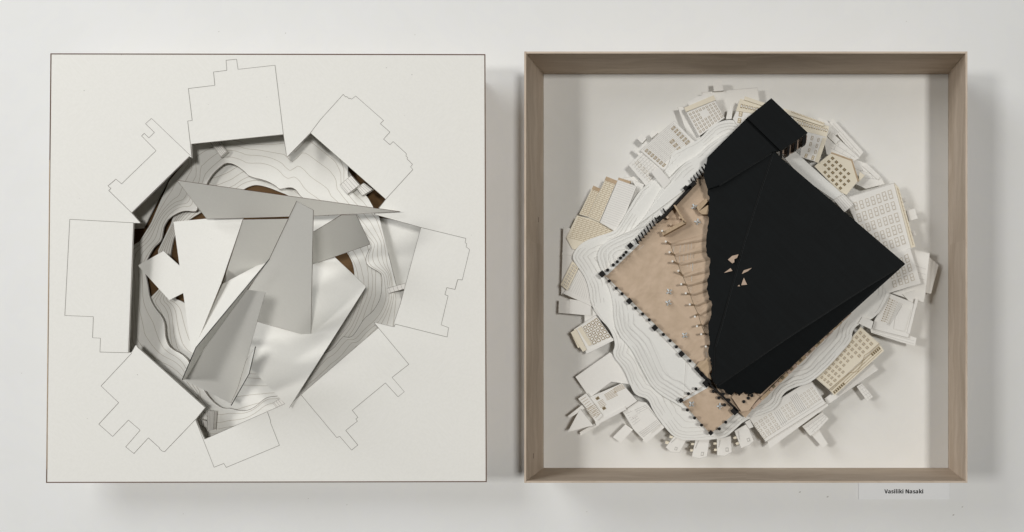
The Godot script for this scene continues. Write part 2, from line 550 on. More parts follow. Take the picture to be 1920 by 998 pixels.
func left_terrain() -> void:
	var c := Vector2(490, 520)
	var inner := smooth(poly([302, 453, 291, 461, 284, 471, 277, 485, 270, 500, 273, 516, 277, 534, 280, 558, 289, 576, 304, 594, 308.7, 608, 309, 626, 313, 644, 322, 655, 341, 664, 354, 677, 372, 716, 396, 752, 418, 767, 431, 765, 445, 770, 463, 771, 479, 763, 496, 747, 508, 743.6, 521, 744, 560, 715, 603, 664, 613, 661, 624, 655, 638, 637, 646, 629, 653, 634, 662, 630, 674, 612, 682, 598, 696, 587, 705, 576, 714, 558, 716.6, 527, 715, 512, 704, 507, 688, 498, 685, 487, 688, 476, 695, 464, 694, 457, 660, 430, 600, 395, 563, 369, 556, 357, 546, 351, 533, 353, 524, 356, 515, 347, 497, 338, 466, 331, 459, 322, 441, 309, 427, 305, 418, 308, 400, 324, 388, 342, 371, 380, 369, 399, 352, 395, 338, 397, 318, 408, 307, 424, 305, 437]), 1)
	var outer := poly([340, 250, 545, 232, 560, 262, 585, 232, 640, 285, 652, 306, 652, 331, 690, 371, 703, 395, 711, 408, 742, 533, 752, 560, 748, 622, 712, 640, 580, 760, 540, 780, 380, 845, 350, 790, 365, 765, 245, 668, 226, 650, 234, 470, 262, 452, 283, 418, 300, 378, 318, 338, 350, 300])
	var o := thing("contoured_hillside", "white card hillside with contour lines under the hole of the left box", "landscape model", pt(498, 503, 5))
	var hA := func(a: float, k: float) -> float:
		return 16.0 + 2.5 * sin(a * 3.0 + 0.6) + 1.5 * sin(a * 5.0 + 1.9 + k * 2.0) + 2.5 * sin(k * 1.5)
	var r := ring_mesh(inner, outer, c, 240, 8, hA, 1.2)
	var up := part("upper_sheet", r[0], M.paper, o)
	lines_on(r[1], c, hA, up, [0.18, 0.36, 0.54, 0.70, 0.86], 0.06, 7)
	var e := begin()
	var q := PackedVector2Array()
	var hs := []
	for i in r[1].size():
		q.append(r[1][i][0])
		hs.append(hA.call((r[1][i][0] - c).angle(), 0.0))
	ribbon(e, q, hs, 0.4, 0.2, true)
	part("scorched_edge", e, M.burn, up)
	# the sheet below, seen through the first
	var inner2 := smooth(poly([440, 372, 456, 355, 472, 348, 483, 347, 501, 351, 526, 361, 544, 368, 600, 420, 655, 475, 667, 518, 655, 570, 640, 610, 612, 655, 560, 690, 500, 688, 455, 686, 420, 668, 372, 650, 362, 635, 358, 600, 352, 568, 318, 558, 318, 480, 330, 430, 380, 395]), 2)
	var outer2 := poly([340, 270, 545, 252, 640, 300, 720, 420, 740, 560, 712, 640, 580, 760, 540, 780, 400, 830, 366, 765, 290, 690, 280, 660, 270, 570, 300, 540, 296, 470, 320, 420, 350, 330])
	var hB := func(a: float, k: float) -> float:
		return 6.6 + 1.0 * sin(a * 2.0 + 2.0) + 1.5 * k
	var r2 := ring_mesh(inner2, outer2, c, 200, 6, hB, 1.2)
	var low := part("lower_sheet", r2[0], M.paper, o)
	lines_on(r2[1], c, hB, low, [0.1, 0.22, 0.36, 0.5, 0.64, 0.78], 0.05, 5)
	var e2 := begin()
	var q2 := PackedVector2Array()
	var hs2 := []
	for i in r2[1].size():
		q2.append(r2[1][i][0])
		hs2.append(hB.call((r2[1][i][0] - c).angle(), 0.0))
	ribbon(e2, q2, hs2, 0.4, 0.2, true)
	part("scorched_edge", e2, M.burn, low)
	# spacers that hold the sheets off the back board
	for s in [[300, 700, 340, 740], [620, 300, 650, 320], [720, 560, 745, 600], [246, 560, 262, 600], [440, 262, 480, 280], [560, 740, 590, 760]]:
		var b := begin()
		slab(b, PackedVector2Array([Vector2(s[0], s[1]), Vector2(s[2], s[1]), Vector2(s[2], s[3]), Vector2(s[0], s[3])]), 8.0, 4.8)
		part("spacer", b, M.white_card, o)
	# flat cards between the hill and the rim of the opening
	var flaps := [[712, 409, 800, 420, 790, 560, 748, 600, 743, 534], [232, 398, 345, 296, 316, 335, 269, 428, 240, 430], [232, 600, 256, 615, 258, 660, 236, 672], [655, 312, 700, 330, 735, 372, 712, 395, 695, 372]]
	var fh := [9.0, 9.0, 6.5, 5.0]
	for i in flaps.size():
		var s := begin()
		slab(s, poly(flaps[i]), fh[i], 1.5)
		part("flap", s, M.paper if i < 2 else M.back_brown, o)

func lines_on(g: Array, c: Vector2, hf: Callable, parent: Node, ts: Array, wob: float, freq: int) -> void:
	var m: int = g[0].size() - 1
	for li in ts.size():
		var q := PackedVector2Array()
		var hs := []
		for i in g.size():
			var a := TAU * i / g.size()
			var k := clampf(ts[li] + wob * sin(a * freq + li * 0.9) + wob * 0.8 * sin(a * 3.0 - li * 0.5) + wob * 0.5 * noise.get_noise_2d(i * 3.0, li * 40.0), 0.03, 0.97)
			var p: Vector2 = (g[i][0] as Vector2).lerp(g[i][m], k)
			q.append(p)
			hs.append(hf.call(a if a <= PI else a - TAU, k))
		var st := begin()
		ribbon(st, q, hs, 0.42, 0.3, true)
		part("contour_line", st, M.contour_dark, parent)

var channel := Plane()

func height_on(pl: Plane, p: Vector2) -> float:
	var eye := Vector3(0, EYE, D)
	var hit = pl.intersects_ray(eye, pt(p.x, p.y, 0.0) - eye)
	return hit.z * 1000.0 if hit != null else 40.0

func sheet(o: Node3D, p: Array, h: Array, label := "", edges := true, mat := "paper", called := "sheet") -> void:
	var st := begin()
	var q := poly(p)
	if called == "channel_side":
		for i in q.size():
			if h[i] < 0:
				h[i] = height_on(channel, q[i]) + 0.4
	else:
		# the card is flat: its widest three corners fix the plane, the others follow
		var best := 0.0
		var pl := Plane()
		for i in q.size():
			for j in range(i + 1, q.size()):
				for k in range(j + 1, q.size()):
					var area := absf((q[j] - q[i]).cross(q[k] - q[i]))
					if area > best:
						best = area
						pl = Plane(pt(q[i].x, q[i].y, h[i]), pt(q[j].x, q[j].y, h[j]), pt(q[k].x, q[k].y, h[k]))
		if called == "channel_floor":
			channel = pl
		for i in q.size():
			h[i] = height_on(pl, q[i])
	slab(st, q, h, 0.9)
	var m := part(called, st, M[mat], o, label)
	if edges:
		var e := begin()
		ribbon(e, around(q, 0.998), h, 0.5, 0.18, true)
		part("scorched_edge", e, M.burn, m)
	if called == "channel_side":
		var k := begin()
		ribbon(k, PackedVector2Array([q[0], q[1], q[2]]), [h[0], h[1], h[2]], 1.0, 0.5)
		part("charred_rim", k, M.ink, m)

func left_sheets() -> void:
	var o := thing("paper_sculpture", "sharp folded sheets of white and grey card rising out of the left box's hole", "sculpture", pt(490, 540, 5))
	# broad flat sheets
	sheet(o, [325, 416, 388, 410, 456, 409, 414, 531, 386, 600, 361, 663, 357.5, 655], [42, 44, 46, 48, 48, 46, 45], "tall white tapering sheet on the left", false)
	sheet(o, [585, 496, 627, 482, 686, 537.5, 541.5, 765, 430, 649, 440, 590, 500, 560], [42, 42, 53, 58, 42, 40, 38], "large white sheet pointing down to the box face", false)
	sheet(o, [258, 498, 306, 471, 360, 520, 362, 540, 317, 563], [34, 36, 32, 31, 34], "small white diamond sheet beside the left opening", false)
	# the recessed trough between them
	sheet(o, [455, 411.5, 545, 410, 508, 489, 460, 545, 416, 534], [116, 118, 56, 10, 20], "shaded sheet in the trough below the top blade")
	sheet(o, [416, 533, 503, 487, 368, 653, 361, 663, 386, 600], [36, 54, 60, 49, 49], "pale sheet under the channel's rim", false)
	# sheets behind the right of the fin
	sheet(o, [584, 437, 640, 403, 668, 403, 694, 458, 584, 497], [88, 130, 128, 74, 40], "grey sheet leaning down behind the fin")
	sheet(o, [586, 405, 640, 404, 584, 438], [24, 24, 28], "small pale triangle behind the fin", false)
	# the long blade across the top
	sheet(o, [331, 338, 751, 397, 588, 405, 387, 411], [104, 60, 56, 52], "long grey blade lying across the top of the opening")
	# the upright fin
	sheet(o, [556, 377, 587.5, 394, 582.5, 632, 470, 600, 450, 566, 480, 520, 504, 487], [195.9, 186.0, 48, 66.6, 86.3, 113.0, 132.1], "tall grey fin standing in front of the blade")
	# the folded channel
	sheet(o, [463, 543, 497, 548.5, 461, 677, 446, 728, 433, 757, 345, 713, 356, 694, 382, 655], [182.7, 179.3, 99.6, 68.0, 50.0, 77.3, 89.1, 113.2], "grey floor of the folded channel", false, "paper", "channel_floor")
	sheet(o, [505, 486, 367, 652, 341, 713, 347, 711.5, 382, 654, 462, 544, 480, 520], [212, 150, 112, -1, -1, -1, -1], "narrow upright side of the channel, left", true, "paper", "channel_side")
	sheet(o, [479, 650, 467, 701, 433, 761, 433, 756, 446, 727, 461, 677], [160, 126, 58, -1, -1, -1], "narrow upright side of the channel, right", true, "paper", "channel_side")
	for p in [[420, 640, 115], [560, 640, 32], [380, 480, 38], [330, 520, 27]]:
		var b := begin()
		pin(b, Vector2(p[0], p[1]), 5.0, Vector2(p[0], p[1]), p[2] - 1.0, 3.0)
		part("strut", b, M.white_card, o)
	# a bead of dried glue at the foot of the fin
	var s := begin()
	pin(s, Vector2(567, 634), 40.0, Vector2(567, 634), 47.6, 1.1)
	pin(s, Vector2(571, 633), 40.0, Vector2(571, 633), 47.4, 0.7)
	part("glue_bead", s, M.clear, o)

func left_blocks() -> void:
	lean = 0.0
	lean_at = 0.0
	var set_of := [
		["stair_strip", "slim pale stair strip sticking out below the top outline", [[390, 262, 406, 262, 425, 284, 413, 294]], 27.0, 5],
		["stair_block", "pair of small ribbed card blocks beside the dark gap at the upper right rim", [[637, 347, 658, 329, 674, 347, 651, 364], [668, 352, 682, 343, 699, 355, 679, 367]], 28.0, 5],
		["foot_bridge", "tiny ribbed foot bridge reaching from the right rim over the hill", [[725, 541, 770, 528, 772, 538, 729, 550]], 29.0, 6],
		["tower_block", "two tiny crossed card blocks in the lower left notch of the opening", [[389, 770, 402, 772, 400, 806, 388, 808], [366, 785, 388, 790, 388, 803, 366, 794]], 27.0, 5],
		["step_block", "small ribbed block at the rim beside the white sheet's lower tip", [[511, 756, 527, 746, 536, 757, 519, 766]], 26.0, 4]]
	for s in set_of:
		var c := middle(poly(s[2][0]))
		var o := thing(s[0], s[1], "card block", pt(c.x, c.y, 6.0))
		for k in s[2].size():
			var st := begin()
			slab(st, poly(s[2][k]), s[3] - 2.0 * k, 5.0)
			var m := part("block", st, M.white_card, o)
			var e := begin()
			ribbon(e, poly(s[2][k]), s[3] - 2.0 * k, 0.35, 0.2, true)
			var q: PackedVector2Array = poly(s[2][k])
			for i in s[4]:
				var u: float = (i + 0.5) / s[4]
				ribbon(e, PackedVector2Array([q[0].lerp(q[1], u), q[3].lerp(q[2], u)]), s[3] - 2.0 * k, 0.25, 0.2)
			part("rib_line", e, M.etch, m)
		var st2 := begin()
		slab(st2, around(poly(s[2][0]), 0.6), s[3] - 5.0, s[3] - 9.5)
		part("spacer", st2, M.white_card, o)

# ------------------------------------------------------------------ right model
func right_box() -> void:
	var o := thing("wooden_tray", "open square plywood tray with deep brown sides hung on the wall", "tray", pt(1399, 508, 0))
	var a := pt(1019, 139, 4.0)
	var b := pt(1778.5, 878, 4.0)
	var t := 0.0022
	var hgt := 0.090
	var boards := [
		["side_board", Vector3(a.x - t, a.y + t, 0), Vector3(a.x, b.y - t, hgt), "ply_v"],
		["side_board", Vector3(b.x, a.y + t, 0), Vector3(b.x + t, b.y - t, hgt), "ply_v"],
		["side_board", Vector3(a.x + 0.0001, a.y + t, 0), Vector3(b.x - 0.0001, a.y, hgt - 0.0003), "ply_h"],
		["side_board", Vector3(a.x + 0.0001, b.y, 0), Vector3(b.x - 0.0001, b.y - t, hgt - 0.0003), "ply_h"]]
	for d in boards:
		var st := begin()
		block(st, d[1], d[2])
		part(d[0], st, M[d[3]], o)
	var st2 := begin()
	block(st2, Vector3(a.x + 0.0002, a.y - 0.0002, 0.0012), Vector3(b.x - 0.0002, b.y + 0.0002, 0.004))
	part("back_card", st2, M.floor_card, o)
	# knots in the ply
	var k := begin()
	for p in [[0.020, 0.055], [0.30, 0.03]]:
		var y: float = b.y + p[0]
		block(k, Vector3(a.x, y, p[1]), Vector3(a.x + 0.00015, y + 0.006, p[1] + 0.0012))
	part("knot", k, M.burn, o)

func block(st: SurfaceTool, lo: Vector3, hi: Vector3) -> void:
	var c := (lo + hi) * 0.5
	var h := ((hi - lo) * 0.5).abs()
	for ax in 3:
		for s in [-1.0, 1.0]:
			var n := Vector3.ZERO
			n[ax] = s
			var u := Vector3.ZERO
			u[(ax + 1) % 3] = h[(ax + 1) % 3]
			var v := Vector3.ZERO
			v[(ax + 2) % 3] = h[(ax + 2) % 3]
			var m := c + n * h[ax]
			quad(st, m - u - v, m + u - v, m + u + v, m - u + v, n)

var land := [1378, 224, 1355, 226, 1333, 237, 1309, 264, 1272, 280, 1259, 288, 1256, 304, 1248, 319, 1228, 338, 1206, 350, 1191, 370, 1172, 402, 1160, 424, 1150, 435, 1108, 446.6, 1086, 459, 1073, 478, 1076, 491, 1098, 520, 1105, 546, 1108, 571, 1124, 597, 1143, 616, 1155, 645, 1147, 665, 1172, 694, 1185, 732, 1195, 743, 1216, 748, 1224, 771, 1252, 809, 1268, 822, 1288, 827, 1330, 825, 1359, 822, 1378, 806, 1397, 788, 1432, 777, 1458, 764, 1468, 738, 1490, 726, 1522, 718, 1560, 681, 1598, 640, 1598, 620, 1612, 607, 1641, 597, 1660, 568, 1670, 546, 1660, 500, 1600, 420, 1480, 320, 1430, 250]

func land_h(p: Vector2) -> float:
	return 36.0 + 2.5 * noise.get_noise_2d(p.x, p.y) + 1.2 * sin(p.y * 0.03) - 0.012 * (p.distance_to(Vector2(1400, 520)) - 200.0)

func right_terrain() -> void:
	var o := thing("contoured_hill", "white card hill with many contour lines around the black model", "landscape model", pt(1330, 540, 4.5))
	var p := smooth(poly(land), 2)
	var st := begin()
	slab(st, p, land_h, 1.6)
	var m := part("lower_layer", st, M.terrain, o)
	for d in [5.0, 10.5, 17.0, 25.0, 36.0, 52.0]:
		for q in Geometry2D.offset_polygon(p, -d, Geometry2D.JOIN_ROUND):
			if q.size() < 12:
				continue
			var e := begin()
			var w := PackedVector2Array()
			for v in q:
				var k: float = 1.0 + d * 0.07
				w.append(v + Vector2(noise.get_noise_2d(v.x * 1.4, v.y * 1.4 + d), noise.get_noise_2d(v.x * 1.4 + 300.0, v.y * 1.4)) * k * 2.0)
			ribbon(e, w, land_h, 0.42, 0.35, true)
			part("contour_line", e, M.contour, m)
	var up := smooth(poly([1131, 456, 1121, 472, 1120, 488, 1132, 515, 1150, 560, 1151, 600, 1160, 629, 1185, 655, 1200, 685, 1217, 719, 1236, 739, 1268, 757, 1300, 778, 1340, 780, 1360, 740, 1340, 640, 1300, 560, 1300, 420, 1330, 330, 1390, 270, 1372, 246, 1340, 262, 1310, 290, 1275, 310, 1240, 352, 1215, 400, 1190, 430, 1160, 442]), 2)
	var h2 := func(v: Vector2) -> float: return land_h(v) + 6.0
	var st2 := begin()
	slab(st2, up, h2, 6.2)
	var m2 := part("upper_layer", st2, M.terrain, o)
	for d in [5.0, 11.0, 18.0, 26.0, 36.0]:
		for q in Geometry2D.offset_polygon(up, -d, Geometry2D.JOIN_ROUND):
			if q.size() < 12:
				continue
			var e := begin()
			var w := PackedVector2Array()
			for v in q:
				w.append(v + Vector2(noise.get_noise_2d(v.x * 1.4, v.y * 1.4 + d), noise.get_noise_2d(v.x * 1.4 + 300.0, v.y * 1.4)) * (2.0 + d * 0.12))
			ribbon(e, w, h2, 0.42, 0.35, true)
			part("contour_line", e, M.contour, m2)
	var b := begin()
	slab(b, around(p, 0.86), 33.0, 28.4)
	part("core_block", b, M.white_card, o)
	# the flat path along the upper right side
	var s := begin()
	slab(s, poly([1468, 292, 1486, 279, 1516, 307, 1580, 364, 1563, 374, 1500, 330]), 41.0, 3.0)
	part("path_strip", s, M.terrain, o)
	var s2 := begin()
	slab(s2, poly([1563, 374, 1580, 362, 1600, 384, 1584, 398]), 40.0, 3.0)
	var stp := part("steps", s2, M.white_card, o)
	var e3 := begin()
	for i in 5:
		var u := (i + 0.5) / 5.0
		ribbon(e3, PackedVector2Array([Vector2(1563, 374).lerp(Vector2(1580, 362), u), Vector2(1584, 398).lerp(Vector2(1600, 384), u)]), 40.0, 0.3, 0.2)
	part("tread_line", e3, M.etch_soft, stp)

func right_buildings() -> void:
	var G := "card buildings around the hill in the wooden tray"
	var o: Node3D
	# upper rim, clockwise from the top
	o = building("card_building", "cream card facade with stepped curved attic left of the black model's top", "model building", G, 0.04, [
		["facade", [1310.5, 256, 1359, 221, 1341, 188, 1286.5, 210.5], 33.0, 2.0, "white_card"],
		["cornice", [1283, 202, 1338.5, 178.5, 1342, 187.5, 1286, 210], 34.2, 3.2, "cream_card"],
		["attic", [1289.5, 192, 1306, 182, 1324, 176, 1328, 184, 1292.5, 199.5], 33.4, 3.0, "white_card"]])
	windows(o, [1312, 252, 1358, 219, 1340, 191, 1289, 212], 33.0, 8, 6, 0.55, 0.62, "tan_frame", "white_card", [Vector2i(3, 3), Vector2i(3, 4), Vector2i(4, 3), Vector2i(4, 4)])
	o = building("card_building", "plain white card block with chimney behind the curved attic facade", "model building", G, 0.0, [
		["plate", [1315, 173, 1421, 164, 1426, 196, 1396, 230, 1350, 225], 18.0, 3.0, "white_card"],
		["chimney", [1337, 153, 1354, 151, 1356.5, 170, 1338.5, 171], 24.0, 14.0, "white_card"],
		["turret", [1365, 205, 1374.5, 203, 1372, 223, 1361, 224], 30.0, 8.0, "white_card"]])
	o = building("card_building", "white facade engraved with fine courses and three chimneys, upper left of the hill", "model building", G, 0.03, [
		["facade", [1246, 322, 1312, 272, 1300, 262, 1264.5, 226, 1200, 282], 32.0, 2.0, "white_card"],
		["wing", [1214, 352, 1252, 316, 1206, 283, 1179, 310], 29.0, 2.0, "white_card"],
		["chimney", [1194, 260, 1203, 251, 1212, 260, 1204, 269], 26.0, 6.0, "white_card"],
		["chimney", [1216, 252, 1227, 243, 1234, 249, 1222, 259], 26.0, 6.0, "white_card"],
		["chimney", [1187, 280, 1190.5, 276, 1202, 287, 1198, 292], 24.0, 5.0, "white_card"],
		["stair_strip", [1221, 323, 1235, 313, 1258, 340, 1245, 354], 43.0, 3.0, "white_card"]])
	courses(o, [1238, 312, 1298, 266, 1264, 229, 1203, 282], 32.0, 16, "etch_soft", 0.3, 8)
	windows(o, [1285, 276, 1298, 264, 1266, 232, 1254, 243], 32.0, 1, 6, 0.5, 0.6, "tan_frame", "pale_frame")
	windows(o, [1272, 286, 1280, 279, 1262, 258, 1252, 266], 32.0, 1, 3, 0.7, 0.6, "tan_frame", "pale_frame")
	windows(o, [1243, 316, 1252, 308, 1213, 276, 1206, 284], 32.0, 1, 7, 0.6, 0.6, "tan_frame", "pale_frame")
	courses(o, [1216, 345, 1240, 322, 1206, 287, 1183, 309], 29.0, 9, "etch_soft", 0.3, 5)
	windows(o, [1218, 340, 1228, 332, 1196, 298, 1188, 307], 29.0, 1, 6, 0.6, 0.6, "pale_frame", "white_card")
	o = building("card_building", "slim blank white card standing left of the curved attic facade", "model building", G, 0.0, [
		["plate", [1270, 200, 1280, 199, 1312, 250, 1316, 268, 1292, 262], 22.0, 2.0, "white_card"]])
	o = building("card_building", "low stepped white card roofs behind the plain ruled facade", "model building", G, 0.0, [
		["plate", [1168, 334, 1192, 330, 1214, 350, 1196, 366, 1180, 350], 17.0, 2.0, "white_card"],
		["parapet", [1184, 336, 1208, 346, 1205, 352, 1182, 342], 24.0, 3.0, "white_card"]])
	# left side
	o = building("card_building", "stepped cream tower block ruled with close brown floors at the hill's upper left", "model building", G, 0.02, [
		["facade", [1136.4, 331.6, 1156.5, 340, 1124, 416.5, 1102, 407], 32.0, 2.0, "cream_card"],
		["wing", [1112, 349, 1126, 355, 1104, 407, 1086, 402], 30.0, 2.0, "cream_card"],
		["base", [1082, 404, 1124, 414.5, 1160, 430, 1160, 446, 1092, 470, 1073, 467, 1061.6, 446], 28.5, 2.0, "cream_card"],
		["roof_edge", [1137, 331, 1157.5, 339, 1155.5, 346, 1134.5, 338], 33.0, 3.0, "tan_piece"],
		["roof_edge", [1112.5, 348, 1126, 354, 1124, 360, 1110, 355], 31.0, 3.0, "tan_piece"]])
	courses(o, [1102.5, 406, 1123.5, 415, 1154.5, 346, 1134, 338], 32.0, 20, "tan_line", 0.42, 3)
	courses(o, [1087, 401, 1103, 406, 1123, 360, 1110, 355], 30.0, 14, "tan_line", 0.42, 3)
	courses(o, [1064, 447, 1138, 465, 1150, 428, 1083, 405], 28.5, 12, "tan_line", 0.42, 9)
	o = building("card_building", "plain white ruled facade standing next to the cream tower block", "model building", G, 0.02, [
		["facade", [1158.5, 337, 1194, 349.5, 1166, 420, 1156, 436, 1124.5, 417], 33.2, 2.0, "white_card"],
		["side", [1185, 338, 1208, 346, 1175, 425, 1163, 425, 1193, 352], 27.0, 2.0, "white_card"],
		["roof_edge", [1160, 333, 1183, 340, 1181, 346, 1158, 338], 30.0, 3.0, "tan_piece"]])
	courses(o, [1126, 416, 1160, 428, 1192, 350, 1160, 339], 33.2, 20, "etch_soft", 0.22, 0)
	o = building("card_building", "grey shaded card block low against the tray's left side", "model building", G, 0.0, [
		["plate", [1056, 424, 1092, 436, 1100, 560, 1052, 552], 25.0, 2.0, "white_card"],
		["wing", [1048, 562, 1100, 567, 1098, 591, 1047, 587], 27.0, 4.0, "white_card"],
		["roof", [1068, 561, 1108, 567, 1108, 592, 1067, 588.5], 29.5, 3.0, "white_card"],
		["parapet", [1054, 474, 1080, 475, 1080, 479, 1054, 478], 26.2, 1.2, "white_card"]])
	o = building("card_building", "white card facade with a strip of small windows at the hill's left bulge", "model building", G, 0.02, [
		["facade", [1062, 544, 1083, 503, 1120, 530, 1112, 576, 1055, 550.5], 30.0, 2.0, "white_card"],
		["window_strip", [1051, 534, 1073, 490, 1086, 500, 1064, 545], 31.5, 2.0, "cream_card"]])
	windows(o, [1053, 535, 1063, 541, 1083, 502, 1074, 494], 31.5, 2, 8, 0.6, 0.55, "tan_frame", "white_card")
	courses(o, [1064, 545, 1086, 508, 1110, 528, 1104, 566], 30.0, 10, "etch_soft", 0.2, 0)
	o = building("card_building", "cream card building with gridded windows and layered cornice, left of the hill", "model building", G, 0.03, [
		["facade", [1151, 638.5, 1117, 590.5, 1076, 618, 1101, 664], 31.0, 2.5, "white_card"],
		["cornice", [1070, 624, 1080, 617, 1100, 656, 1093, 660], 32.5, 4.0, "cream_card"],
		["cornice", [1083, 616, 1090, 612, 1110, 646, 1104, 649], 32.3, 4.0, "cream_card"],
		["parapet", [1072, 628, 1078, 627, 1090, 650, 1084, 653], 29.0, 5.0, "cream_card"],
		["plate", [1095, 567, 1112, 572, 1145, 600, 1096, 606], 27.0, 2.0, "white_card"],
		["ledge", [1100, 664, 1151, 638.5, 1150, 634, 1098, 659], 32.2, 3.0, "white_card"]])
	windows(o, [1146, 632, 1119, 595, 1092, 613, 1112, 648], 31.0, 5, 4, 0.78, 0.78, "tan_frame", "white_card", [], false)
	# lower left
	o = building("card_church", "white card church with pointed spires at the tray's lower left corner", "model church", G, 0.01, [
		["nave", [1106, 745, 1166, 719, 1195, 752, 1176, 765, 1120, 796, 1100, 768], 30.0, 2.5, "white_card"],
		["roof", [1079, 707, 1144, 661, 1190, 700, 1190, 722, 1146, 716, 1106, 746], 27.0, 2.0, "white_card"],
		["tower", [1084, 748, 1099, 738, 1130, 779, 1120, 789], 32.0, 4.0, "white_card"],
		["spire", [1064.5, 810.5, 1088, 767, 1112, 798], 31.0, 1.6, "white_card"],
		["spire", [1064, 781, 1091, 760, 1096, 766, 1069, 784], 28.0, 1.6, "white_card"],
		["aisle", [1089, 817, 1162, 775, 1160, 768, 1087, 811], 24.0, 3.0, "white_card"],
		["buttress", [1116, 792, 1172, 762, 1174, 768, 1118, 798], 31.4, 2.5, "white_card"]])
	courses(o, [1087, 749, 1098, 742, 1126, 779, 1118, 786], 32.0, 9, "tan_line", 0.45, 0)
	courses(o, [1102, 768, 1115, 786, 1128, 776, 1113, 757], 30.0, 1, "tan_line", 0.45, 0)
	courses(o, [1108, 785, 1128, 776, 1116, 756, 1098, 766], 32.2, 7, "tan_line", 0.4, 0)
	courses(o, [1138, 752, 1160, 742, 1152, 728, 1132, 740], 30.0, 6, "tan_line", 0.45, 0)
	courses(o, [1152, 738, 1174, 728, 1166, 720, 1150, 728], 30.0, 5, "tan_line", 0.45, 0)
	courses(o, [1126, 766, 1138, 760, 1130, 748, 1120, 754], 30.0, 5, "tan_line", 0.45, 0)
	windows(o, [1119, 752, 1126, 748, 1122, 742, 1115, 747], 30.0, 1, 1, 0.8, 0.8, "tan_frame", "pane_dark", [], false)
	windows(o, [1131, 771, 1138, 767, 1134, 761, 1127, 765], 30.0, 1, 1, 0.8, 0.8, "tan_frame", "pane_dark", [], false)
	o = building("card_building", "white card house with one long chimney between the church and the small houses", "model building", G, 0.02, [
		["facade", [1167, 772, 1196, 752, 1212, 755, 1246, 800, 1212, 831, 1187, 805], 28.0, 2.5, "white_card"],
		["chimney", [1173, 796, 1187, 806, 1164, 831, 1149, 820], 24.0, 5.0, "white_card"],
		["roof", [1195, 780, 1215, 765, 1240, 795, 1220, 812], 29.6, 1.8, "white_card"],
		["eave", [1205, 826, 1243, 797, 1246, 802, 1212, 831], 29.5, 3.0, "white_card"]])
	courses(o, [1188, 800, 1224, 772, 1212, 758, 1172, 774], 28.0, 6, "etch_soft", 0.35, 3)
	courses(o, [1206, 822, 1240, 795, 1232, 786, 1196, 812], 29.6, 4, "etch_soft", 0.35, 0)
	relief(o, [1178, 776, 1190, 768, 1196, 776, 1184, 784], 29.0, 1.0, "white_card", "dormer")
	# the four little houses along the bottom
	var homes := [
		["leftmost small gabled card house below the hill, beside the larger chimney house", [1264, 818, 1288, 824, 1274.5, 849, 1257, 848, 1248, 839], [[1248, 827, 1256, 829, 1255, 834, 1247, 832], [1256, 817, 1263, 819, 1262, 823, 1255, 821]], [1266, 838, 1270.5, 839, 1269, 845, 1264.5, 844]],
		["second small gabled card house from the left, under the annex corner", [1304.5, 822, 1331, 821, 1326, 856.5, 1311.5, 860.6, 1297, 856.5], [[1296, 831, 1304, 831, 1303, 835, 1296, 835], [1294.5, 843, 1303, 843, 1302, 847, 1294.5, 847]], [1315, 848, 1320, 848, 1319, 855, 1314, 855]],
		["third small gabled card house from the left, right of the annex corner", [1344, 822, 1370.5, 818, 1372.6, 848, 1359, 856, 1344.5, 854], [[1338, 830, 1345, 830, 1345, 834, 1338, 834], [1339, 842, 1345, 842, 1345, 846, 1339, 846]], [1361, 840, 1366, 840, 1366, 847, 1361, 847]],
		["rightmost small gabled card house, tilted beside the long facade", [1377, 808, 1400.6, 795, 1414, 827, 1405, 835.4, 1389.4, 841], [[1375, 820, 1381, 818, 1383, 822, 1376, 824], [1379, 831, 1385, 829, 1387, 833, 1381, 835]], [1400, 823, 1405, 821, 1407, 827, 1402, 829]]]
	for hm in homes:
		o = building("card_house", hm[0], "model house", "small gabled houses below the hill", 0.0, [
			["facade", hm[1], 30.0, 3.0, "white_card"],
			["chimney", hm[2][0], 28.5, 6.0, "cream_card"],
			["chimney", hm[2][1], 28.5, 6.0, "cream_card"]])
		windows(o, hm[3], 30.0, 1, 1, 1.0, 1.0, "etch_soft", "white_card", [], false)
		var q := poly(hm[1])
		var e := begin()
		ribbon(e, PackedVector2Array([q[0].lerp(q[1], 0.25).lerp(q[4], 0.12), q[0].lerp(q[1], 0.25).lerp(q[4], 0.55)]), 30.0, 0.35, 0.25)
		ribbon(e, PackedVector2Array([q[0].lerp(q[1], 0.32).lerp(q[4], 0.12), q[0].lerp(q[1], 0.32).lerp(q[4], 0.55)]), 30.0, 0.35, 0.25)
		part("gutter_line", e, M.etch_soft, o)
	# lower right
	o = building("card_building", "long white facade full of pale panels below the black model", "model building", G, 0.02, [
		["facade", [1404, 784, 1520, 712, 1549, 757, 1436, 829], 31.0, 2.5, "white_card"],
		["attic", [1439, 827, 1550, 756.5, 1554, 760, 1443, 842], 29.5, 3.0, "white_card"],
		["end_strip", [1397, 792, 1406, 787, 1413, 801, 1405, 804], 33.0, 2.0, "white_card"],
		["chimney", [1504.5, 800, 1542, 773, 1554, 785.6, 1535, 806, 1520, 818], 24.0, 6.0, "white_card"],
		["chimney", [1521, 815, 1535, 805, 1552.5, 832.5, 1543, 840], 22.0, 6.0, "white_card"]])
	windows(o, [1411, 795, 1447, 772, 1466, 803, 1432, 826], 31.0, 4, 5, 0.62, 0.6, "pale_frame", "white_card", [], false)
	windows(o, [1462, 765, 1484, 751, 1500, 776, 1478, 790], 31.0, 3, 5, 0.6, 0.6, "pale_frame", "white_card", [], false)
	windows(o, [1497, 742, 1524, 724, 1541, 748, 1515, 768], 31.0, 4, 5, 0.62, 0.6, "pale_frame", "white_card", [], false)
	courses(o, [1466, 800, 1450, 774, 1462, 766, 1478, 792], 31.0, 4, "etch", 0.32, 0, "pilaster_line")
